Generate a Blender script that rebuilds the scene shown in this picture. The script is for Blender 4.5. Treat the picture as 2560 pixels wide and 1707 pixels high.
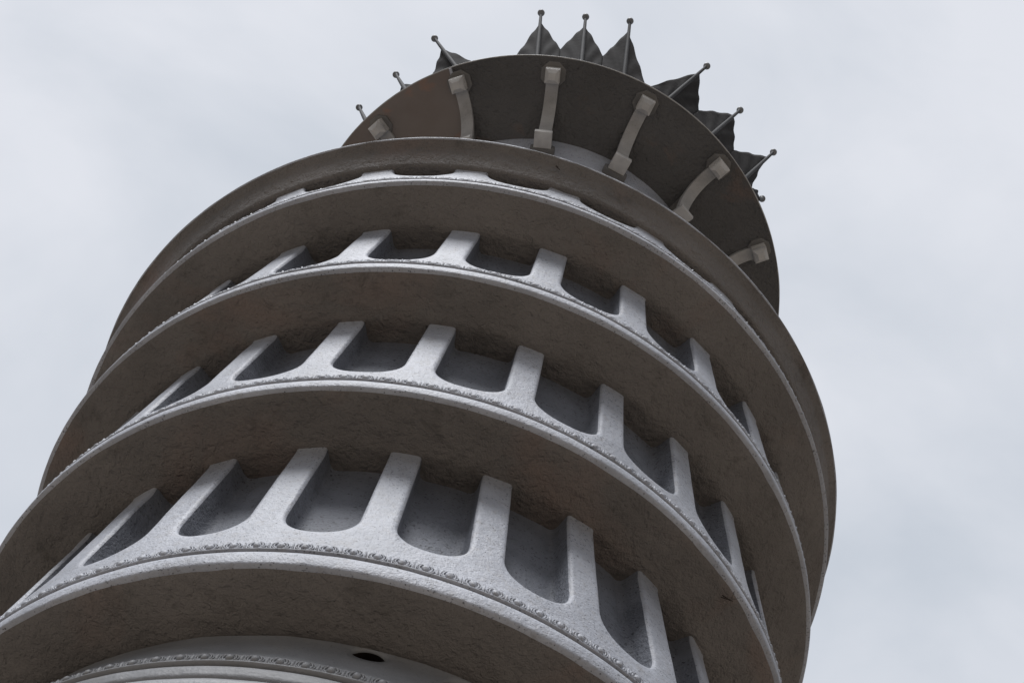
import bpy, bmesh, math, random
from mathutils import Vector, Matrix, noise
R = math.radians
scene = bpy.context.scene
for o in list(bpy.data.objects): bpy.data.objects.remove(o)

# ------------------------------------------------------------------ camera
S = 2.0                      # metres per tower unit
EYE = 1.6
DIST = 3.042
PITCH, YAW, ROLL = 1.08431, 0.02014, 0.26795
cam_d = bpy.data.cameras.new('camera'); cam = bpy.data.objects.new('camera', cam_d)
scene.collection.objects.link(cam); scene.camera = cam
cam_d.sensor_fit = 'HORIZONTAL'; cam_d.sensor_width = 36.0
cam_d.lens = 36.0 * 4496.8 / 2560.0
cam_d.clip_start = 0.05; cam_d.clip_end = 5000
fw = Vector((math.sin(YAW)*math.cos(PITCH), math.cos(YAW)*math.cos(PITCH), math.sin(PITCH)))
rt = Vector((math.cos(YAW), -math.sin(YAW), 0)); up = rt.cross(fw)
r2 = rt*math.cos(ROLL) + up*math.sin(ROLL); u2 = up*math.cos(ROLL) - rt*math.sin(ROLL)
m = Matrix((r2, u2, -fw)).transposed().to_4x4(); m.translation = Vector((0, -DIST*S, EYE))
cam.matrix_world = m

# ------------------------------------------------------------------ world (overcast)
SUN_EL, SUN_AZ = 62, 213       # compass style: from behind the camera, to its left
w = bpy.data.worlds.new('World'); scene.world = w; w.use_nodes = True
nt = w.node_tree; nt.nodes.clear()
N = nt.nodes.new; L = nt.links.new
out = N('ShaderNodeOutputWorld')
sky = N('ShaderNodeTexSky'); sky.sky_type = 'NISHITA'; sky.sun_disc = False
sky.sun_elevation = R(SUN_EL); sky.sun_rotation = R(SUN_AZ)
bg1 = N('ShaderNodeBackground'); bg1.inputs[1].default_value = 0.08; L(sky.outputs[0], bg1.inputs[0])
tc = N('ShaderNodeTexCoord')
mp = N('ShaderNodeMapping'); L(tc.outputs['Generated'], mp.inputs[0])
mp.inputs['Rotation'].default_value = (0.3, 0.5, 0.9); mp.inputs['Scale'].default_value = (1.0, 1.6, 1.0)
n1 = N('ShaderNodeTexNoise'); n1.inputs['Scale'].default_value = 4.2; n1.inputs['Detail'].default_value = 5
n1.inputs['Roughness'].default_value = 0.52; n1.inputs['Distortion'].default_value = 0.25
L(mp.outputs[0], n1.inputs['Vector'])
cr = N('ShaderNodeValToRGB'); L(n1.outputs[0], cr.inputs[0])
cr.color_ramp.elements[0].position = 0.30; cr.color_ramp.elements[0].color = (0.61, 0.657, 0.728, 1)
cr.color_ramp.elements[1].position = 0.64; cr.color_ramp.elements[1].color = (0.80, 0.823, 0.882, 1)
sep = N('ShaderNodeSeparateXYZ'); L(tc.outputs['Generated'], sep.inputs[0])
er = N('ShaderNodeMapRange'); er.inputs[1].default_value = 0.0; er.inputs[2].default_value = 0.68; er.inputs[3].default_value = 0.10; er.inputs[4].default_value = 1.0
L(sep.outputs['Z'], er.inputs[0])
bg2 = N('ShaderNodeBackground'); L(er.outputs[0], bg2.inputs[1]); L(cr.outputs[0], bg2.inputs[0])
mx = N('ShaderNodeMixShader'); mx.inputs[0].default_value = 0.93
L(bg1.outputs[0], mx.inputs[1]); L(bg2.outputs[0], mx.inputs[2]); L(mx.outputs[0], out.inputs[0])

sl = bpy.data.lights.new('sun', 'SUN'); sl.energy = 4.0; sl.angle = R(26); sl.color = (0.98, 0.985, 1.0)
so = bpy.data.objects.new('sun', sl); scene.collection.objects.link(so)
a = R(SUN_AZ); d = Vector((math.sin(a)*math.cos(R(SUN_EL)), math.cos(a)*math.cos(R(SUN_EL)), math.sin(R(SUN_EL))))
so.rotation_euler = d.to_track_quat('Z', 'Y').to_euler()
scene.view_settings.view_transform = 'Standard'; scene.view_settings.look = 'None'
scene.view_settings.exposure = 0.0; scene.view_settings.gamma = 1

# ------------------------------------------------------------------ materials
def mat(name, base, dark, rough=0.6, var=0.35, vscale=1.6, specks=0.0, speck_scale=34.0, speck_col=(0.03, 0.03, 0.035),
        bumps=((18, 0.25, 0.02), (90, 0.3, 0.004)), blotch=None, blotch_scale=2.2, blotch_lo=0.55, blotch_hi=0.72, stretch=(1, 1, 1), spec=0.3,
        grime=None, grime_scale=9.0, grime_lo=0.56, grime_hi=0.7, grime_amt=0.5):
    mt = bpy.data.materials.new(name); mt.use_nodes = True
    t = mt.node_tree; t.nodes.clear(); N = t.nodes.new; L = t.links.new
    o = N('ShaderNodeOutputMaterial'); b = N('ShaderNodeBsdfPrincipled'); L(b.outputs[0], o.inputs[0])
    tc = N('ShaderNodeTexCoord'); mp = N('ShaderNodeMapping'); L(tc.outputs['Object'], mp.inputs[0]); mp.inputs['Scale'].default_value = stretch
    V = mp.outputs[0]
    def nz(scale, detail=4, rough=0.55, dist=0.0):
        n = N('ShaderNodeTexNoise'); n.inputs['Scale'].default_value = scale; n.inputs['Detail'].default_value = detail
        n.inputs['Roughness'].default_value = rough; n.inputs['Distortion'].default_value = dist; L(V, n.inputs['Vector']); return n.outputs[0]
    def ramp(src, lo, hi, inv=False):
        r = N('ShaderNodeMapRange'); r.inputs[1].default_value = lo; r.inputs[2].default_value = hi
        if inv: r.inputs[3].default_value = 1; r.inputs[4].default_value = 0
        r.clamp = True; L(src, r.inputs[0]); return r.outputs[0]
    def mul(x, y):
        q = N('ShaderNodeMath'); q.operation = 'MULTIPLY'; L(x, q.inputs[0])
        if isinstance(y, (int, float)): q.inputs[1].default_value = y
        else: L(y, q.inputs[1])
        return q.outputs[0]
    def mixc(f, c1, c2):
        q = N('ShaderNodeMix'); q.data_type = 'RGBA'
        if isinstance(f, (int, float)): q.inputs[0].default_value = f
        else: L(f, q.inputs[0])
        for s, c in ((q.inputs[6], c1), (q.inputs[7], c2)):
            if isinstance(c, tuple): s.default_value = (*c, 1)
            else: L(c, s)
        return q.outputs[2]
    col = mixc(mul(ramp(nz(vscale, 7, 0.62), 0.35, 0.68), 1.0), base, dark)
    if blotch:
        col = mixc(mul(ramp(nz(blotch_scale, 6, 0.6, 0.6), blotch_lo, blotch_hi), 0.75), col, blotch)
    if grime:
        col = mixc(mul(ramp(nz(grime_scale, 8, 0.72, 0.3), grime_lo, grime_hi), grime_amt), col, grime)
    if specks:
        vo = N('ShaderNodeTexVoronoi'); vo.inputs['Scale'].default_value = speck_scale; vo.inputs['Randomness'].default_value = 1; L(V, vo.inputs['Vector'])
        n = nz(speck_scale*1.7, 3, 0.6)
        ad = N('ShaderNodeMath'); ad.operation = 'ADD'; L(vo.outputs['Distance'], ad.inputs[0]); L(mul(n, 0.35), ad.inputs[1])
        s1 = ramp(ad.outputs[0], 0.28, 0.37, True)
        dens = ramp(nz(5.5, 5, 0.65), 0.34, 0.52)
        f1 = mul(mul(s1, dens), specks)
        n2 = ramp(nz(speck_scale*1.6, 2, 0.5), 0.60, 0.68)
        f2 = mul(mul(n2, ramp(nz(3.1, 5, 0.65), 0.40, 0.60)), specks*0.8)
        mxx = N('ShaderNodeMath'); mxx.operation = 'MAXIMUM'; L(f1, mxx.inputs[0]); L(f2, mxx.inputs[1])
        col = mixc(mxx.outputs[0], col, speck_col)
    L(col, b.inputs['Base Color'])
    b.inputs['Roughness'].default_value = rough
    b.inputs['Specular IOR Level'].default_value = spec
    prev = None
    for sc, strg, dist in bumps:
        bp = N('ShaderNodeBump'); bp.inputs['Strength'].default_value = strg; bp.inputs['Distance'].default_value = dist
        L(nz(sc, 3, 0.55, 0.2), bp.inputs['Height'])
        if prev: L(prev, bp.inputs['Normal'])
        prev = bp.outputs[0]
    if prev: L(prev, b.inputs['Normal'])
    return mt

M_wall = mat('weathered_grey_paint', (0.35, 0.366, 0.41), (0.235, 0.248, 0.282), rough=0.58, spec=0.42, vscale=2.2, specks=0.9, speck_scale=48,
             bumps=((9, 0.35, 0.02), (48, 0.6, 0.008), (130, 0.8, 0.003)), grime=(0.24, 0.235, 0.24), grime_scale=22, grime_lo=.5, grime_hi=.66, grime_amt=0.6)
M_niche = mat('grey_paint_with_recess_shade', (0.17, 0.182, 0.212), (0.105, 0.112, 0.132), rough=0.62, vscale=2.8, specks=1.0, speck_scale=38,  # the wall's grey paint, darkened so the recess shade sits in the colour
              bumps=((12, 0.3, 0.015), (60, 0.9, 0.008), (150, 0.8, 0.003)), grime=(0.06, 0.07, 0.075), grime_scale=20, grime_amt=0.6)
M_drum = mat('grey_paint_with_overhang_shade', (0.235, 0.242, 0.258), (0.175, 0.18, 0.19), rough=0.55, vscale=2.2, specks=0.3, speck_scale=48,  # grey lowered to paint in the shade below the first tier's overhang
             bumps=((9, 0.35, 0.02), (48, 0.4, 0.006), (130, 0.5, 0.002)), grime=(0.20, 0.19, 0.17), grime_scale=8, grime_amt=0.4, spec=0.4)
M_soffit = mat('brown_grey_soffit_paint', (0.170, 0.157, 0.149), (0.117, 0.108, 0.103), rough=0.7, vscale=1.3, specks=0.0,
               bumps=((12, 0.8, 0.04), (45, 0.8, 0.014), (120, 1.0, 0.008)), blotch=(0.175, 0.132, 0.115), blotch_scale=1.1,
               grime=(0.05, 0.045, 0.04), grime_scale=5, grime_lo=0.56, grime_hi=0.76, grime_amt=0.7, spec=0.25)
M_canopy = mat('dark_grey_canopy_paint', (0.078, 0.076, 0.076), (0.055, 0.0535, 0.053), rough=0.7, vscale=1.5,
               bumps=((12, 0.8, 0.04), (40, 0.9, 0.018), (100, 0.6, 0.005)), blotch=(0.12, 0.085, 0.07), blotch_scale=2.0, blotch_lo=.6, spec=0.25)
M_rust = mat('bare_rusty_sheet', (0.140, 0.122, 0.113), (0.118, 0.097, 0.087), rough=0.55, vscale=2.4, blotch=(0.21, 0.11, 0.075), blotch_scale=2.2,
             blotch_lo=0.58, blotch_hi=0.68, bumps=((6, 0.1, 0.01), (60, 0.1, 0.002)))
M_bracket = mat('bracket_grey_paint', (0.29, 0.285, 0.28), (0.19, 0.187, 0.185), rough=0.5, spec=.5, vscale=5, specks=0.4, speck_scale=60,
                bumps=((40, 0.4, 0.004), (120, 0.4, 0.002)))
M_cap = mat('worn_light_grey_cap_paint', (0.40, 0.39, 0.375), (0.28, 0.275, 0.27), rough=0.5, vscale=8, spec=.4, bumps=((60, 0.4, 0.003),))
M_plate = mat('dark_backing_plate', (0.13, 0.125, 0.12), (0.09, 0.087, 0.085), rough=0.65, vscale=6, bumps=((40, 0.4, 0.004),))
M_crown = mat('dark_crown_sheet', (0.036, 0.0345, 0.035), (0.02, 0.0195, 0.02), rough=0.85, spec=.08, vscale=6, bumps=((30, 0.4, 0.006), (90, 0.3, 0.002)),
              grime=(0.045, 0.045, 0.047), grime_scale=8, grime_amt=0.4)
M_rod = mat('dark_rod_metal', (0.045, 0.045, 0.048), (0.03, 0.03, 0.032), rough=0.75, spec=.15, vscale=8, bumps=((60, 0.3, 0.003),))
M_ball = mat('dull_grey_ball_metal', (0.16, 0.165, 0.175), (0.09, 0.092, 0.096), rough=0.5, vscale=14, bumps=((60, 0.3, 0.003),))
M_hole = mat('rusty_black_cavity', (0.035, 0.02, 0.014), (0.015, 0.01, 0.008), rough=0.9, vscale=6)
M_ground = mat('gravel_ground', (0.30, 0.255, 0.21), (0.22, 0.19, 0.155), rough=0.9, vscale=0.8, bumps=((8, 0.5, 0.03), (40, 0.5, 0.01)))
M_fly = mat('dark_insect', (0.02, 0.015, 0.012), (0.03, 0.02, 0.015), rough=0.5, vscale=60, bumps=())

# ------------------------------------------------------------------ measured tower geometry
# ring: height, rim radius, centre dx, dy, tilt x, tilt y
RING = {'G': (2.605, .8988, -.0241, -.0002, -.0220, .0027), 'A': (2.7891, 1.0, -.0027, -.0007, .0083, -.0043),
        'B': (3.4492, 1.0339, -.0109, .0025, .0265, -.0033), 'C': (4.0104, 1.0822, .0024, -.0016, .0275, .0250),
        'D': (4.4453, 1.1288, .0179, 0, .0190, -.0076), 'E': (4.6735, 1.1596, .0171, -.0001, -.0174, -.0152)}
KN = [RING[k] for k in 'GABCDE']
def low_params(h):
    if h <= KN[0][0]: return KN[0][2:]
    for p, q in zip(KN, KN[1:]):
        if h <= q[0]:
            t = (h-p[0])/(q[0]-p[0]); return tuple(p[i]*(1-t)+q[i]*t for i in range(2, 6))
    return KN[-1][2:]
UP = (.1015, 0.0, -.0559, -.0817)
def disp(x, y, z, amp, f=7.0):
    return amp*(noise.noise(Vector((x*f, y*f, z*f))) + 0.6*noise.noise(Vector((x*f*2.7+5, y*f*2.7, z*f*2.7))))
def W(a, r, h, upper=False, amp=0.0012, vert=False, params=None):
    """tower coordinates (azimuth 0 = toward the camera, radius, height) to world metres"""
    dx, dy, tx, ty = params or (UP if upper else low_params(h))
    s, c = math.sin(a), math.cos(a)
    dd = disp(s*r, -c*r, h, amp) if amp else 0
    if vert: hh = h + dd
    else: hh = h; r = r + dd
    x, y = r*s, -r*c
    return Vector(((x+dx)*S, (y+dy)*S, (hh+tx*x+ty*y)*S + EYE))

COL = scene.collection
def link(name, bm, m, parent=None, smooth=True, dbl=None, angle=None):
    if dbl: bmesh.ops.remove_doubles(bm, verts=bm.verts, dist=dbl)
    me = bpy.data.meshes.new(name); bm.to_mesh(me); bm.free()
    me.materials.append(m)
    if smooth:
        me.shade_smooth()
        if angle: me.set_sharp_from_angle(angle=R(angle))
    o = bpy.data.objects.new(name, me); COL.objects.link(o)
    if parent: o.parent = parent
    return o
def grid(bm, rows, close=False, flip=False):
    """rows of Vectors -> quads"""
    vs = [[bm.verts.new(p) for p in row] for row in rows]
    n = len(vs[0])
    for i in range(len(vs)-1):
        for j in range(n if close else n-1):
            k = (j+1) % n
            f = (vs[i][j], vs[i][k], vs[i+1][k], vs[i+1][j])
            try: bm.faces.new(f[::-1] if flip else f)
            except ValueError: pass
    return vs
def lathe(name, prof, m, parent, upper=False, amp=.0012, vert=False, n=540, params=None, a0=0, a1=2*math.pi, **k):
    bm = bmesh.new(); full = abs(a1-a0-2*math.pi) < 1e-6
    az = [a0+(a1-a0)*i/n for i in range(n if full else n+1)]
    grid(bm, [[W(t, r, h, upper, amp, vert, params) for t in az] for r, h in prof], close=full)
    return link(name, bm, m, parent, **k)
def finer(prof, step):
    o = [prof[0]]
    for p, q in zip(prof, prof[1:]):
        L_ = math.dist(p, q); k = max(1, int(L_/step))
        o += [(p[0]+(q[0]-p[0])*i/k, p[1]+(q[1]-p[1])*i/k) for i in range(1, k+1)]
    return o
def tag(o, label=None, cat=None, group=None, kind=None):
    for k, v in (('label', label), ('category', cat), ('group', group), ('kind', kind)):
        if v: o[k] = v
    return o

# ------------------------------------------------------------------ ground
bm = bmesh.new(); grid(bm, [[Vector((x, y, 0)) for x in (-1500, -30, 30, 1500)] for y in (-1500, -30, 30, 1500)])
tag(link('ground', bm, M_ground, smooth=False), kind='structure')

tower = bpy.data.objects.new('tower', None); COL.objects.link(tower)
tag(tower, 'round grey painted cast metal tower with stacked flaring tiers of recesses and a spiked crown', 'tower')

# ------------------------------------------------------------------ tiers
NB = 26; DEL = 2*math.pi/NB
TIER = {  # ring below, ring above, junction (h, r), pilaster half width, phase, niche bottom, corner rise
    'A': ('A', 'B', 3.4230, .8896, R(2.34), R(-6.94), 2.7891+.166, .088),
    'B': ('B', 'C', 3.9650, .9539, R(2.12), R(-8.18), 3.4492+.120, .082),
    'C': ('C', 'D', 4.3930, 1.0110, R(2.29), R(-9.85), 4.0104+.084, .082),
    'D': ('D', 'E', 4.5880, 1.0990, R(2.46), R(-11.03), 4.4453+.086, .070)}
FH = {'A': .057, 'B': .047, 'C': .041, 'D': .029}      # height of the rim band
EV = {'A': 1.0, 'B': .85, 'C': .72, 'D': .62}           # height of the moulding above it
DEPTH = .064
def wall_line(t):
    b, a_, hj, rj, hw, ph, vb, rv = TIER[t]
    H, Rr = RING[b][:2]
    return (Rr-.0125, H+FH[b]+.028*EV[b]), (rj, hj)
def wall_r(t, v):
    (r0, h0), (r1, h1) = wall_line(t)
    r = r0+(r1-r0)*(v-h0)/(h1-h0)
    e = v-(h1-.008)
    if e > 0: r += .003*min(1.3, e/.008)**2
    return r

def opening(t, exp=0.0):
    b, a_, hj, rj, hw, ph, vb, rv = TIER[t]
    wa = DEL/2-hw
    top = hj+.012
    vs = max(.002, top-(vb+rv))
    ns = max(3, int(vs/.02)); nbm = 26; n = 2.15
    pts = []
    e = exp/rj
    for i in range(ns): pts.append((-(wa+e), top-vs*i/ns, 0))
    for i in range(nbm+1):
        th = math.pi*i/nbm; c, s = math.cos(th), math.sin(th)
        pts.append((-(wa+e)*math.copysign(abs(c)**(2/n), c), vb+rv-(rv+exp)*abs(s)**(2/n), th))
    for i in range(ns-1, -1, -1): pts.append((wa+e, top-vs*i/ns, math.pi))
    return pts, ns, nbm

def build_tier(t):
    b, a_, hj, rj, hw, ph, vb, rv = TIER[t]
    H = RING[b][0]; vbot = H+FH[b]+.028*EV[b]
    base, ns, nbm = opening(t)
    e1, _, _ = opening(t, .0075); e2, _, _ = opening(t, .0025)
    # outer path
    outer = []
    asp = (vb+rv-vbot)/(DEL/2)
    for (u, v, th) in base:
        if th == 0: outer.append((-DEL/2, v))
        elif th >= math.pi: outer.append((DEL/2, v))
        else:
            du, dv = -math.cos(th), -math.sin(th)
            k = 1/max(abs(du), abs(dv)); outer.append((du*k*DEL/2, vb+rv+dv*k*(vb+rv-vbot)))
    # tidy corner samples
    for cu in (-1, 1):
        j = min(range(len(outer)), key=lambda q: abs(outer[q][0]-cu*DEL/2)/DEL+abs(outer[q][1]-vbot)*4)
        outer[j] = (cu*DEL/2, vbot)
    K = 5
    bm = bmesh.new()
    for k in range(NB):
        c = ph+(k+.5)*DEL
        rows = []
        for i in range(K+1):
            f = i/K
            rows.append([W(c+outer[j][0]*(1-f)+e1[j][0]*f, wall_r(t, outer[j][1]*(1-f)+e1[j][1]*f), outer[j][1]*(1-f)+e1[j][1]*f) for j in range(len(base))])
        rows.append([W(c+u, wall_r(t, v)-.0022, v) for u, v, _ in e2])
        rows.append([W(c+u, wall_r(t, v)-.0075, v) for u, v, _ in base])
        grid(bm, rows, flip=True)
    wall = link('tier_wall', bm, M_wall, tower, dbl=.0004)
    n2 = 9
    back_bm = None
    for k in range(NB):
        c = ph+(k+.5)*DEL
        cc = (c+math.pi) % (2*math.pi)-math.pi
        bm = bmesh.new()
        rows = []
        wa = DEL/2-hw
        for dpt, shr in ((.0075, 0), (.022, .0005), (DEPTH-.018, .001), (DEPTH-.007, .004), (DEPTH-.001, .011), (DEPTH, .02)):
            row = []
            for u, v, th in base:
                # shrink the outline toward the middle of the recess
                q = 1-shr/rj/wa
                vv = max(v, vb+shr) if th in (0,) or th >= math.pi else (vb+rv)-(vb+rv-v)*(1-shr/rv)
                row.append(W(c+u*q, wall_r(t, min(v, hj-.024))-dpt if v > hj-.024 else wall_r(t, v)-dpt, vv))
            rows.append(row)
        vs = grid(bm, rows, flip=True)
        last = vs[-1]; n = len(last)
        # back panel, ladder between mirrored points
        pts = []
        for j in range(n//2+1):
            p, q = last[j], last[n-1-j]
            row = [p]
            if p is not q:
                a1_, a2_ = p.co, q.co
                for i in range(1, n2):
                    row.append(bm.verts.new(a1_.lerp(a2_, i/n2)))
                row.append(q)
                # keep panel on the cylinder
                mid = Vector(((RING[b][2])*S, (RING[b][3])*S, 0))
                for vtx in row[1:-1]:
                    dxy = Vector((vtx.co.x-mid.x, vtx.co.y-mid.y)); rr = (Vector((a1_.x-mid.x, a1_.y-mid.y)).length+Vector((a2_.x-mid.x, a2_.y-mid.y)).length)/2
                    l = dxy.length; vtx.co.x = mid.x+dxy.x/l*rr; vtx.co.y = mid.y+dxy.y/l*rr
            pts.append(row)
            if j >= n//2-0: break
        for r1_, r2_ in zip(pts, pts[1:]):
            if len(r1_) == len(r2_):
                for i in range(len(r1_)-1):
                    try: bm.faces.new((r1_[i], r2_[i], r2_[i+1], r1_[i+1])[::-1] if False else (r1_[i], r1_[i+1], r2_[i+1], r2_[i]))
                    except ValueError: pass
            else:
                mv = r2_[0]
                for i in range(len(r1_)-1):
                    try: bm.faces.new((r1_[i], r1_[i+1], mv))
                    except ValueError: pass
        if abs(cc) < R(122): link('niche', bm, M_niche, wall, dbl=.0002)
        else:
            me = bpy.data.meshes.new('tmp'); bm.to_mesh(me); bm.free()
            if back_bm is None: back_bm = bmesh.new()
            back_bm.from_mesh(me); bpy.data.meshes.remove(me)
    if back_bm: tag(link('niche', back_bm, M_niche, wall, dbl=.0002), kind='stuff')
    return wall

def fascia(t, m=M_wall, hgt=.058):
    H, Rr = RING[t][:2]; k = hgt/.058
    prof = [(Rr-.020, H-.0008), (Rr-.011, H-.0006), (Rr-.004, H+.0008), (Rr-.001, H+.0035), (Rr, H+.010*k), (Rr-.0005, H+.026*k), (Rr-.002, H+.040*k),
            (Rr-.005, H+.050*k), (Rr-.011, H+.0565*k), (Rr-.024, H+.058*k)]
    return lathe('rim_band', prof, m, tower, amp=.0009, n=720)

def egg_row(name, hc, rc, count, lean, parent, phase=0.0, strip=None, lod=1.0, rel=1.0, vs=1.0, mt=None):
    """egg-and-dart moulding: eggs in double arcs with darts between"""
    bm = bmesh.new()
    if strip:
        az = [2*math.pi*i/540 for i in range(540)]
        grid(bm, [[W(t_, r, h) for t_ in az] for r, h in strip], close=True)
    pitch = 2*math.pi/count*rc
    ku = pitch/.0465
    rnd = random.Random(5)
    def P(a0, u, v, d):
        # u tangential, v up the sloping face, d outwards
        v *= vs
        return W(a0+u/rc, rc+d*math.cos(lean)-v*math.sin(lean), hc+v*math.cos(lean)+d*math.sin(lean), amp=.0012)
    nu, nv = (10, 6) if lod >= 1 else (8, 5)
    for k in range(count):
        a0 = phase+2*math.pi*k/count
        sc = rnd.uniform(.92, 1.06); dz = rnd.uniform(-.0008, .0008)
        if abs((a0+math.pi) % (2*math.pi)-math.pi) > R(130): continue
        rows = []
        for i in range(nv+1):
            ph = math.pi/2*i/nv
            rows.append([P(a0, .0082*ku*sc*math.sin(ph)*math.cos(q), .0102*sc*math.sin(ph)*math.sin(q)+dz, .0100*rel*math.cos(ph)-.001) for q in [2*math.pi*j/nu for j in range(nu)]])
        grid(bm, rows, close=True, flip=True)
        for au, av, tr in ((.0125, .0118, .0019), (.0175, .0125, .0016)):
            for sg in (-1, 1):
                rows = []
                for i in range(8):
                    th = R(-64+128*i/7)
                    cu, cv = sg*au*ku*math.cos(th), av*math.sin(th)
                    nuv = Vector((sg*math.cos(th), math.sin(th)))
                    rows.append([P(a0, cu+nuv.x*tr*math.cos(q), cv+nuv.y*tr*math.cos(q), tr*1.6*rel*math.sin(q)+.0002) for q in [math.pi*j/4 for j in range(5)]])
                grid(bm, rows)
        # dart
        a1 = a0+math.pi/count
        rows = [[P(a1, -.0028, .009, 0), P(a1, 0, .010, .003), P(a1, .0028, .009, 0)],
                [P(a1, -.0022, .002, 0), P(a1, 0, .002, .004), P(a1, .0022, .002, 0)],
                [P(a1, -.0035, -.005, 0), P(a1, 0, -.004, .0035), P(a1, .0035, -.005, 0)],
                [P(a1, -.0004, -.010, 0), P(a1, 0, -.010, .001), P(a1, .0004, -.010, 0)]]
        grid(bm, rows, flip=True)
    return link(name, bm, mt or M_wall, parent)

def bead_strip(t):
    H, Rr = RING[t][:2]
    f, e = H+FH[t], EV[t]
    return [(Rr-.024, f-.0015), (Rr-.006, f+.0015*e), (Rr-.0035, f+.0035*e), (Rr-.0045, f+.006*e), (Rr-.0074, f+.008*e), (Rr-.0078, f+.018*e), (Rr-.0085, f+.027*e), (Rr-.0110, f+.031*e), (Rr-.019, f+.036*e)]

for t in 'ABCD':
    build_tier(t)
    fascia(t, hgt=FH[t])
    H, Rr = RING[t][:2]
    egg_row('egg_moulding', H+FH[t]+.0175*EV[t], Rr-.0068, {'A': 130, 'B': 130, 'C': 130, 'D': 130}[t], R(3), tower, strip=bead_strip(t), lod=1 if t == 'A' else .8, rel={'A': .62, 'B': .5, 'C': .42, 'D': .4}[t], vs=EV[t])

def soffit(ring, hj, rj, back, lip=.0115):
    H, Rr = RING[ring][:2]
    prof = finer([(back, hj+.002), (rj+.005, hj), (rj+.012, hj+.001), (Rr-.020, H-.003-(H-hj)*.1), (Rr-lip, H-.0012), (Rr-lip+.0035, H+.004)], .012)
    return lathe('soffit', prof, M_soffit, tower, amp=.0022, vert=True, n=540, params=RING[ring][2:])
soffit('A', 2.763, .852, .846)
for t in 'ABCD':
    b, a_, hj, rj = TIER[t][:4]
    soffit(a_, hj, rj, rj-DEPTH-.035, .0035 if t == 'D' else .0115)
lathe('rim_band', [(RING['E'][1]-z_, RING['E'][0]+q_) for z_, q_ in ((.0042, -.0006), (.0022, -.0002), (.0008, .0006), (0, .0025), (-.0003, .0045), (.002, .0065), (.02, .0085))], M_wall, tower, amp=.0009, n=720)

# ------------------------------------------------------------------ lower drum below the first tier
def closed_patch(bm, c, half, v0, v1, cu, cv, eu, ev, rfun, n=40, K=5):
    """rectangular patch with an elliptical hole, centred azimuth c"""
    outer, hole = [], []
    for i in range(n):
        th = 2*math.pi*i/n; du, dv = math.cos(th), math.sin(th)
        k = 1/max(abs(du), abs(dv))
        outer.append((du*k*half, (v0+v1)/2+dv*k*(v1-v0)/2)); hole.append((cu+eu*du, cv+ev*dv))
    rows = []
    for i in range(K+1):
        f = i/K
        rows.append([W(c+o[0]*(1-f)+h[0]*f, rfun(o[1]*(1-f)+h[1]*f), o[1]*(1-f)+h[1]*f) for o, h in zip(outer, hole)])
    rows.append([W(c+h[0]*.96, rfun(h[1])-.006, cv+(h[1]-cv)*.96) for h in hole])
    grid(bm, rows, close=True)
    return hole
drum_r = lambda v: .888+(.850-.888)*min(1, (v-2.645)/(2.75-2.645))
bm = bmesh.new(); v0, v1 = 2.645, 2.80
holes = []
hole_c = {R(-3.5): (R(2.3), .024, 2.737), R(10.4): (R(3.9), .036, 2.722)}
edges = sorted(hole_c)
half = R(5.2)
segs = []; cur = edges[0]-half; start = cur
for c in edges:
    if c-half > cur+1e-6: segs.append((cur, c-half))
    cur = c+half
segs.append((cur, start+2*math.pi))
for a0_, a1_ in segs:
    n_ = max(2, int((a1_-a0_)/R(.8)))
    grid(bm, [[W(a0_+(a1_-a0_)*i/n_, drum_r(v), v) for i in range(n_+1)] for v in [v0+(v1-v0)*j/8 for j in range(9)]])
hdata = []
for c in edges:
    eu, ev, cv = hole_c[c]
    hdata.append((c, closed_patch(bm, c, half, v0, v1, 0, cv, eu, ev, drum_r), cv))
drum = link('drum_wall', bm, M_drum, tower, dbl=.0003)
for c, hole, cv in hdata:
    bm = bmesh.new()
    grid(bm, [[W(c+h[0]*s_, drum_r(h[1])-d_, cv+(h[1]-cv)*s_+up_) for h in hole] for s_, d_, up_ in ((.96, .006, 0), (1.0, .02, .004), (.95, .06, .01), (.5, .09, .02), (.02, .095, .02))], close=True)
    tag(link('drain_hole', bm, M_hole, drum), 'black oval drain hole with rusty edges')
egg_row('egg_moulding', 2.624, .8932, 116, R(3), drum, strip=[(.872, 2.605), (.897, 2.607), (.899, 2.610), (.894, 2.614), (.8925, 2.625), (.891, 2.637), (.8885, 2.644), (.880, 2.656)], mt=M_drum, rel=.8)
lathe('lower_band', finer([(.872, 2.607), (.889, 2.603), (.895, 2.595), (.896, 2.575), (.895, 2.5615), (.885, 2.560), (.887, 2.557), (.899, 2.553), (.905, 2.54), (.905, 2.50), (.89, 2.49)], .008), M_drum, drum, amp=.0012)
lathe('shaft', finer([(.88, 2.50), (.86, 2.45), (.84, 1.9), (.84, 1.85), (.88, 1.82), (.88, 1.74), (.84, 1.70), (.82, .6), (.82, .2), (.90, .12), (.90, -.3), (.98, -.4), (1.02, -.5), (1.02, -.795), (.9, -.799)], .08), M_wall, tower, n=200)
# closed inner core so that no light leaks through the castings
lathe('core', [(.0, 2.55), (.78, 2.56), (.78, 2.82), (.79, 2.85), (.80, 3.46), (.86, 4.0), (.90, 4.45), (.98, 4.68), (.7, 4.75), (0, 4.75)], M_soffit, tower, n=120, amp=0)
# top deck over the highest tier
E0, E1 = RING['E'][:2]
lathe('deck', finer([(E1-.018, E0+.0078), (E1-.05, E0+.014), (.80, E0+.16), (.70, E0+.26), (.60, E0+.28)], .03), M_wall, tower, n=240)

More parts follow.
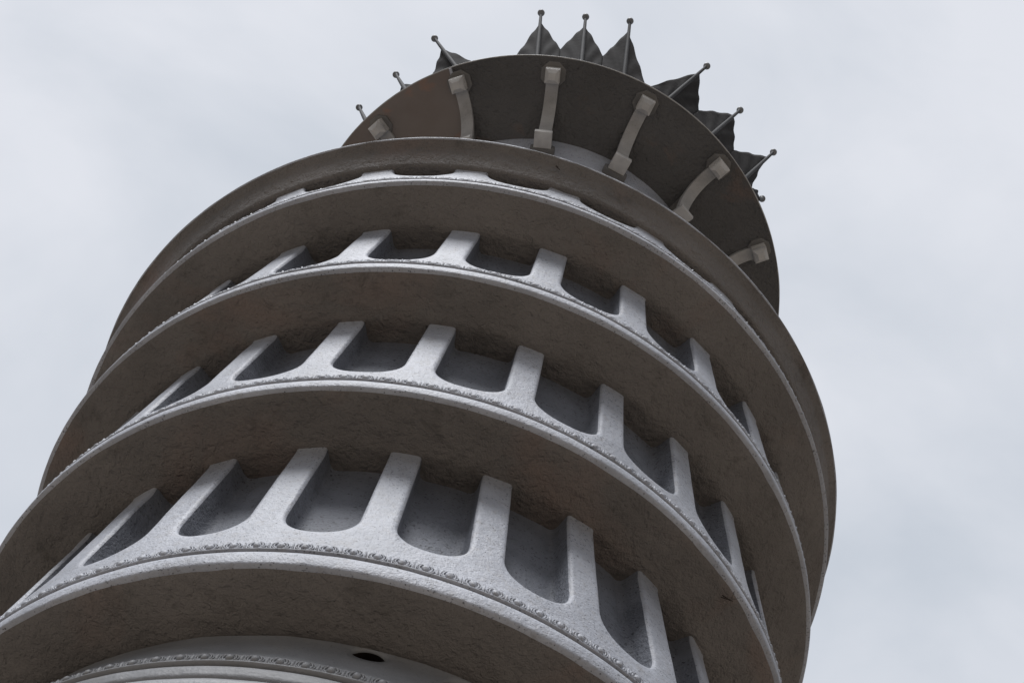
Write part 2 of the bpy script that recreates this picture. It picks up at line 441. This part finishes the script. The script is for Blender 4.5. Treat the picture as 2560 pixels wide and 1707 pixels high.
# ------------------------------------------------------------------ upper drum, canopy, brackets
RF, HF, RH, HH = .923, 6.176, .655, 6.049
cap_r, cap_h, foot_r, foot_h = .865, 6.080, .709, 5.917
lathe('upper_drum', finer([(.74, 4.80), (.70, 4.86), (.66, 4.93), (RH, 5.0), (RH, HH+.02)], .03), M_wall, tower, upper=True, n=360, amp=.0012)
def sof_h(r):
    f = (r-RH)/(RF-.003-RH); return HH+(HF-HH)*f+.018*math.sin(math.pi*min(1, max(0, f)))
cprof = [(RH-.02+(RF-.0025-(RH-.02))*i/26, 0) for i in range(27)]
cprof = [(r, sof_h(r)) for r, _ in cprof]
seam = R(-11.3-23.44-1.2)
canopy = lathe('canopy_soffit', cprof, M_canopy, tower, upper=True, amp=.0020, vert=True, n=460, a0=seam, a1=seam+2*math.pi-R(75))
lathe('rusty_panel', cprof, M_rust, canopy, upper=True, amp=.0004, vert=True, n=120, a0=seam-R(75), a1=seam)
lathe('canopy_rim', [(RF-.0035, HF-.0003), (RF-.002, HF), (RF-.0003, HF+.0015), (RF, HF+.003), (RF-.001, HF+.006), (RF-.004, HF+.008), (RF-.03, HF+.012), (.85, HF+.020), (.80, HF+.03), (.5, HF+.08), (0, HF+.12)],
      M_bracket, canopy, upper=True, amp=.0006, n=480)

def frame(az, r, h):
    """local frame on the canopy: x tangential, y outward, z up"""
    o = W(az, r, h, True, 0); x = (W(az+.01, r, h, True, 0)-o).normalized(); y = (W(az, r+.05, h, True, 0)-o).normalized(); z = x.cross(y).normalized()
    if z.z < 0: z = -z
    return o, x, y, z
def prism(bm, rings_, flip=False):
    vs = grid(bm, rings_, close=True, flip=flip)
    for r_ in (vs[0], vs[-1]):
        try: bm.faces.new(r_)
        except ValueError: pass
    bmesh.ops.recalc_face_normals(bm, faces=bm.faces)
def bevel_all(bm, off=.0012):
    es = [e for e in bm.edges if len(e.link_faces) == 2 and e.calc_face_angle(0) > .3]
    bmesh.ops.bevel(bm, geom=es, offset=off*S, segments=2, profile=.6, affect='EDGES')
def make_bracket(az):
    br = bpy.data.objects.new('bracket', None); COL.objects.link(br); br.parent = tower
    O, X, Y, Z = frame(az, 0.0001, 0)
    O = W(az, 0, 0, True, 0)
    X = (W(az, .8, 6, True, 0)-W(az, .7, 6, True, 0)).normalized()       # outward
    Zv = (W(az, .8, 6.1, True, 0)-W(az, .8, 6, True, 0)).normalized()    # up
    T = Zv.cross(X).normalized()
    def P(t_, r_, h_): return O + T*t_*S + X*r_*S + Zv*h_*S
    br.location = P(0, .66, 5.92)
    inv = Matrix.Translation(br.location).inverted()
    def add(name, bm, m, parent=br, bev=.0012):
        bmesh.ops.recalc_face_normals(bm, faces=bm.faces)
        if bev: bevel_all(bm, bev)
        bmesh.ops.transform(bm, matrix=inv, verts=bm.verts)
        o = link(name, bm, m, parent, smooth=False); return o
    # strap: quarter arc
    wd = .0232
    path = []
    for i in range(19):
        th = R(90*i/18); path.append((.848-.134*math.cos(th), 5.938+.200*math.sin(th), th))
    rows = []
    for r_, h_, th in path:
        nr, nh = -math.cos(th), math.sin(th)      # towards the corner behind
        rows.append([P(-wd, r_, h_), P(wd, r_, h_), P(wd, r_+nr*.014, h_+nh*.014), P(-wd, r_+nr*.014, h_+nh*.014)])
    bm = bmesh.new(); prism(bm, rows); add('strap', bm, M_bracket, bev=.001)
    # web plate with oval hole
    arc = [(.848-.146*math.cos(R(t_)), 5.938+.210*math.sin(R(t_))) for t_ in range(2, 90, 8)]
    na = len(arc); back = []
    for i in range(na):
        f = i/(na-1)*1.6
        back.append((.650, 5.935+.115*f/.6) if f < .6 else (.650+(f-.6)*.200, sof_h(.650+(f-.6)*.200)+.002))
    cols = (0, .38, .72, 1)
    bm = bmesh.new(); G = {}
    for s_ in (.012, -.012):
        for i in range(na):
            for j, c_ in enumerate(cols):
                G[s_, i, j] = bm.verts.new(P(s_, arc[i][0]*(1-c_)+back[i][0]*c_, arc[i][1]*(1-c_)+back[i][1]*c_))
    for i in range(na-1):
        for j in range(3):
            if j == 1 and 1 <= i <= 3: continue
            for s_ in (.012, -.012): bm.faces.new((G[s_, i, j], G[s_, i+1, j], G[s_, i+1, j+1], G[s_, i, j+1]))
    for p_, q_ in [((i, j), (i+1, j)) for i in (1, 2, 3) for j in (1, 2)] + [((i, 1), (i, 2)) for i in (1, 4)] + [((0, j), (0, j+1)) for j in range(3)]:
        bm.faces.new((G[(.012,)+p_], G[(.012,)+q_], G[(-.012,)+q_], G[(-.012,)+p_]))
    add('web', bm, M_plate, bev=0)
    # foot plate on the drum, block on it
    def octa(ra, rb, sq=.42):
        return [(ra*s1*(1 if k else sq), rb*s2*(sq if k else 1)) for s1, s2, k in ((1, -1, 1), (1, 1, 1), (1, 1, 0), (-1, 1, 0), (-1, 1, 1), (-1, -1, 1), (-1, -1, 0), (1, -1, 0))]
    def order(l): return sorted(l, key=lambda p: math.atan2(p[1], p[0]))
    oc = order(octa(.044, .034))
    bm = bmesh.new(); prism(bm, [[P(u, r_+0*u, 5.925+v) for u, v in oc] for r_ in (.640, .678)]); fp = add('foot_plate', bm, M_plate)
    bw = .0315
    sq = lambda hw_, r0_, r1_, h_: [P(-hw_, r0_, h_), P(hw_, r0_, h_), P(hw_, r1_, h_), P(-hw_, r1_, h_)]
    bm = bmesh.new(); prism(bm, [sq(bw, .660, .738, 5.912), sq(bw, .660, .738, 5.934)]); add('foot_block', bm, M_cap, bev=.0018)
    bm = bmesh.new(); prism(bm, [sq(bw*.8, .662, .733, 5.934), sq(bw*.8, .662, .731, 5.944)]); add('foot_collar', bm, M_bracket, bev=.001)
    # octagonal plate under the canopy, square cap hanging from it
    sl_ = math.atan2(sof_h(cap_r+.03)-sof_h(cap_r-.03), .06)
    def Q(u, v, d): # u tangential, v outward on soffit, d down
        return P(u, cap_r+v*math.cos(sl_)+d*math.sin(sl_)*.6, sof_h(cap_r)+v*math.sin(sl_)-d*math.cos(sl_))
    oc = order(octa(.045, .045))
    bm = bmesh.new(); prism(bm, [[Q(u*k_, v*k_, d_) for u, v in oc] for d_, k_ in ((-.006, 1), (.006, 1), (.0085, .95))]); add('octagon_plate', bm, M_plate, bev=.0008)
    bm = bmesh.new()
    sqq = lambda k_, d_: [Q(u*k_, v*k_, d_) for u, v in ((-1, -1), (1, -1), (1, 1), (-1, 1))]
    prism(bm, [sqq(.0265, .006), sqq(.0265, .032), sqq(.0215, .033), sqq(.0215, .039), sqq(.0265, .040), sqq(.0265, .054), sqq(.0245, .0545), sqq(.0245, .058), sqq(.0125, .071)])
    add('cap', bm, M_cap, bev=.0008)
    return br
b0 = -11.3; sp = 23.44
azs = [b0+sp*k for k in range(-3, 5)]
rest = (360-(azs[-1]-azs[0])); nr_ = 8
azs += [azs[-1]+rest*k/nr_ for k in range(1, nr_)]
for z_ in azs: make_bracket(R(z_))
# pale sealing strip along the panel joint
bm = bmesh.new()
prism(bm, [[W(seam+u/r_, r_, sof_h(r_)-d_, True, 0) for u, d_ in ((-.0055, -.004), (.0055, -.004), (.005, .006), (-.005, .006))] for r_ in (.9205, .90, .88, .86)])
link('sealing_strip', bm, M_wall, canopy, smooth=False)

# ------------------------------------------------------------------ crown: rods and pleated points
# rod foot at h 6.35 and ball at h 6.75 (x, y relative to the canopy axis), sides of three
CX = UP[0]
SIDES = [
    [((-.811, -.422), (-.889, -.298)), ((-.692, -.585), (-.776, -.477)), ((-.532, -.730), (-.662, -.667))],
    [((-.248, -.863), (-.286, -.889)), ((-.086, -.894), (-.116, -.924)), ((.078, -.894), (.053, -.958))],
    [((.273, -.854), (.389, -.873)), ((.465, -.767), (.567, -.740)), ((.634, -.637), (.746, -.613))],
    [((.704, -.564), (.766, -.412)), ]]
def tube(bm, pts, rad, n=10):
    rows = []
    for i, p in enumerate(pts):
        d_ = (pts[min(i+1, len(pts)-1)]-pts[max(i-1, 0)]).normalized()
        x_ = d_.cross(Vector((0.3, .9, .1))).normalized(); y_ = d_.cross(x_)
        rr = rad[i] if isinstance(rad, (list, tuple)) else rad
        rows.append([p+x_*rr*math.cos(2*math.pi*k/n)+y_*rr*math.sin(2*math.pi*k/n) for k in range(n)])
    vs = grid(bm, rows, close=True)
    for r_ in (vs[0], vs[-1]):
        try: bm.faces.new(r_)
        except ValueError: pass
    bmesh.ops.recalc_face_normals(bm, faces=bm.faces)
HB0, HB1 = 6.35, 6.75
def wp(x, y, h): return Vector(((x+CX)*S, y*S, h*S+EYE))
# the unseen rest of the crown repeats the same side around the canopy
def extra_side(azc, k3=3):
    n_ = Vector((math.sin(azc), -math.cos(azc))); t_ = Vector((math.cos(azc), math.sin(azc)))
    return [((n_*.86+t_*.17*k), (n_*.92+t_*.17*k)) for k in (-1, 0, 1)][:k3]
rest_sides = [extra_side(R(z_)) for z_ in (120, 165, 210, 255)]
SIDES[3] += [((.745, -.39), (.80, -.235)), ((.775, -.21), (.825, -.06))]
allrods = []
for sd in SIDES+rest_sides:
    for (bx, by), (tx_, ty_) in [(tuple(a_), tuple(b_)) for a_, b_ in sd]:
        allrods.append([Vector((bx, by)), Vector((tx_, ty_))])
def at_h(rod, h):
    f = (h-HB0)/(HB1-HB0); p = rod[0].lerp(rod[1], f); return p
nR = len(allrods)
def deck_z(p): return HF+UP[2]*p.x+UP[3]*p.y+.03
crown = bpy.data.objects.new('crown', None); COL.objects.link(crown); crown.parent = tower
crown.location = (CX*S, 0, HF*S+EYE)
inv = Matrix.Translation(crown.location).inverted()
side_of = [i//3 for i in range(nR)]
for i, rod in enumerate(allrods):
    zb = deck_z(at_h(rod, 6.24)); p0, p1 = at_h(rod, zb), at_h(rod, HB1)
    bm = bmesh.new(); A_, B_ = wp(*p0, zb), wp(*p1, HB1)
    tube(bm, [A_.lerp(B_, f) for f in (0, .3, .6, .9, 1)], [.0085*S, .0083*S, .0072*S, .0060*S, .0055*S])
    bmesh.ops.transform(bm, matrix=inv, verts=bm.verts)
    ro = link('spike_rod', bm, M_rod, crown, angle=40)
    bm = bmesh.new(); dr = (B_-A_).normalized()
    prof = [(-.016, .0062), (-.0125, .0078), (-.011, .0070), (-.009, .0100), (-.005, .0130), (0, .0142), (.005, .0136), (.010, .0105), (.014, .006), (.019, .002), (.021, .0005)]
    tube(bm, [B_+dr*z_*S for z_, _ in prof], [q*S for _, q in prof], n=16)
    bmesh.ops.transform(bm, matrix=inv, verts=bm.verts)
    link('ball_tip', bm, M_ball, ro, angle=50)
# pleated point behind each rod
HT0, HV0, HC = 6.69, 6.475, 6.36
TIPS = {0: 6.44, 1: 6.53, 2: 6.64}
for i, rod in enumerate(allrods):
    prv, nxt = allrods[i-1], allrods[(i+1) % nR]
    def inward(p, d_=.016): return p-p.normalized()*d_
    def edge(other, same, h):
        q = (at_h(rod, h)+at_h(other, h))/2
        p_ = at_h(rod, h)
        if not same and (q-p_).length > .088: q = p_+(q-p_).normalized()*.088
        return inward(q, .024 if same else .008)
    HBASE = deck_z(at_h(rod, 6.24)); HT = TIPS.get(i, HT0); HV = max(HV0-(HT0-HT)*1.2, HBASE+.012)
    bm = bmesh.new()
    for other, flip in ((prv, False), (nxt, True)):
        j = (i-1) % nR if other is prv else (i+1) % nR
        same = side_of[i] == side_of[j]
        hv = HV if same else max(HC-(HT0-HT)*.5, HBASE+.008)
        rows = []; nu_ = 14; nv_ = 14
        for a_ in range(nu_+1):
            f = a_/nu_
            bow = (.004 if same else .012)*math.sin(math.pi*f)
            htop = HT+(hv-HT)*f+bow + .004*noise.noise(Vector((i*3.1+f*5, f*3, 1)))
            row = []
            for b_ in range(nv_+1):
                g = b_/nv_; h = HBASE+(htop-HBASE)*g
                p = inward(at_h(rod, h), .012)*(1-f)+edge(other, same, h)*f
                # fold ripples fan out from the foot of the rod
                rip = .0032*math.sin((f*1.2+(1-g)*.9)*2*math.pi*1.9+i*.7)*min(1, f*4)*min(1, (1-f)*4)
                p = p+p.normalized()*rip
                row.append(wp(p.x, p.y, h))
            rows.append(row)
        grid(bm, rows, flip=flip)
    bmesh.ops.remove_doubles(bm, verts=bm.verts, dist=.0005)
    bmesh.ops.transform(bm, matrix=inv, verts=bm.verts)
    o = link('crown_point', bm, M_crown, crown)
    md = o.modifiers.new('thickness', 'SOLIDIFY'); md.thickness = .006; md.offset = -1

# ------------------------------------------------------------------ two insects resting on the soffits
def pixel_on(px, py, h):
    v = fw+r2*((px-1280)/4496.8)-u2*((py-853.5)/4496.8); t_ = h/v.z
    return Vector((0, -DIST, 0))+v*t_
def insect(name, px, py, h, ang, L_, label):
    c = pixel_on(px, py, h)*S+Vector((0, 0, EYE-.004))
    ca, sa = math.cos(ang), math.sin(ang)
    def Pt(x, y, z): return Vector((x*ca-y*sa, x*sa+y*ca, z))*L_
    bm = bmesh.new()
    tube(bm, [Pt(x, 0, -.06) for x in (-.52, -.45, -.2, 0, .08, .2, .32, .36, .44, .5)], [q*L_ for q in (.01, .035, .045, .04, .07, .085, .05, .03, .055, .01)], n=8)
    o = link(name, bm, M_fly); o.location = c
    tag(o, label, 'insect')
    for sx in (-1, 1):
        for k, (x0, x1) in enumerate(((.25, .95), (.15, .1), (.05, -1.0))):
            bm = bmesh.new(); tube(bm, [Pt(x0, 0, -.05), Pt((x0*.6+x1*.4), sx*.45, -.22), Pt(x1, sx*(.75 if k != 1 else 1.0), .03)], .013*L_, n=5); link('leg', bm, M_fly, o)
        bm = bmesh.new(); vs = [bm.verts.new(Pt(*p)) for p in ((.2, sx*.03, -.10), (-.2, sx*.12, -.11), (-.62, sx*.16, -.10), (-.66, sx*.06, -.10), (-.2, sx*.03, -.10))]; bm.faces.new(vs); link('wing', bm, M_fly, o, smooth=False)
    return o
insect('crane_fly', 1820, 1494, 3.445, R(12), .054, 'dark long-legged fly resting under the second tier, at the lower right')
insect('midge', 1396, 420, 4.655, R(35), .034, 'tiny reddish dark insect under the topmost tier ring near its middle')
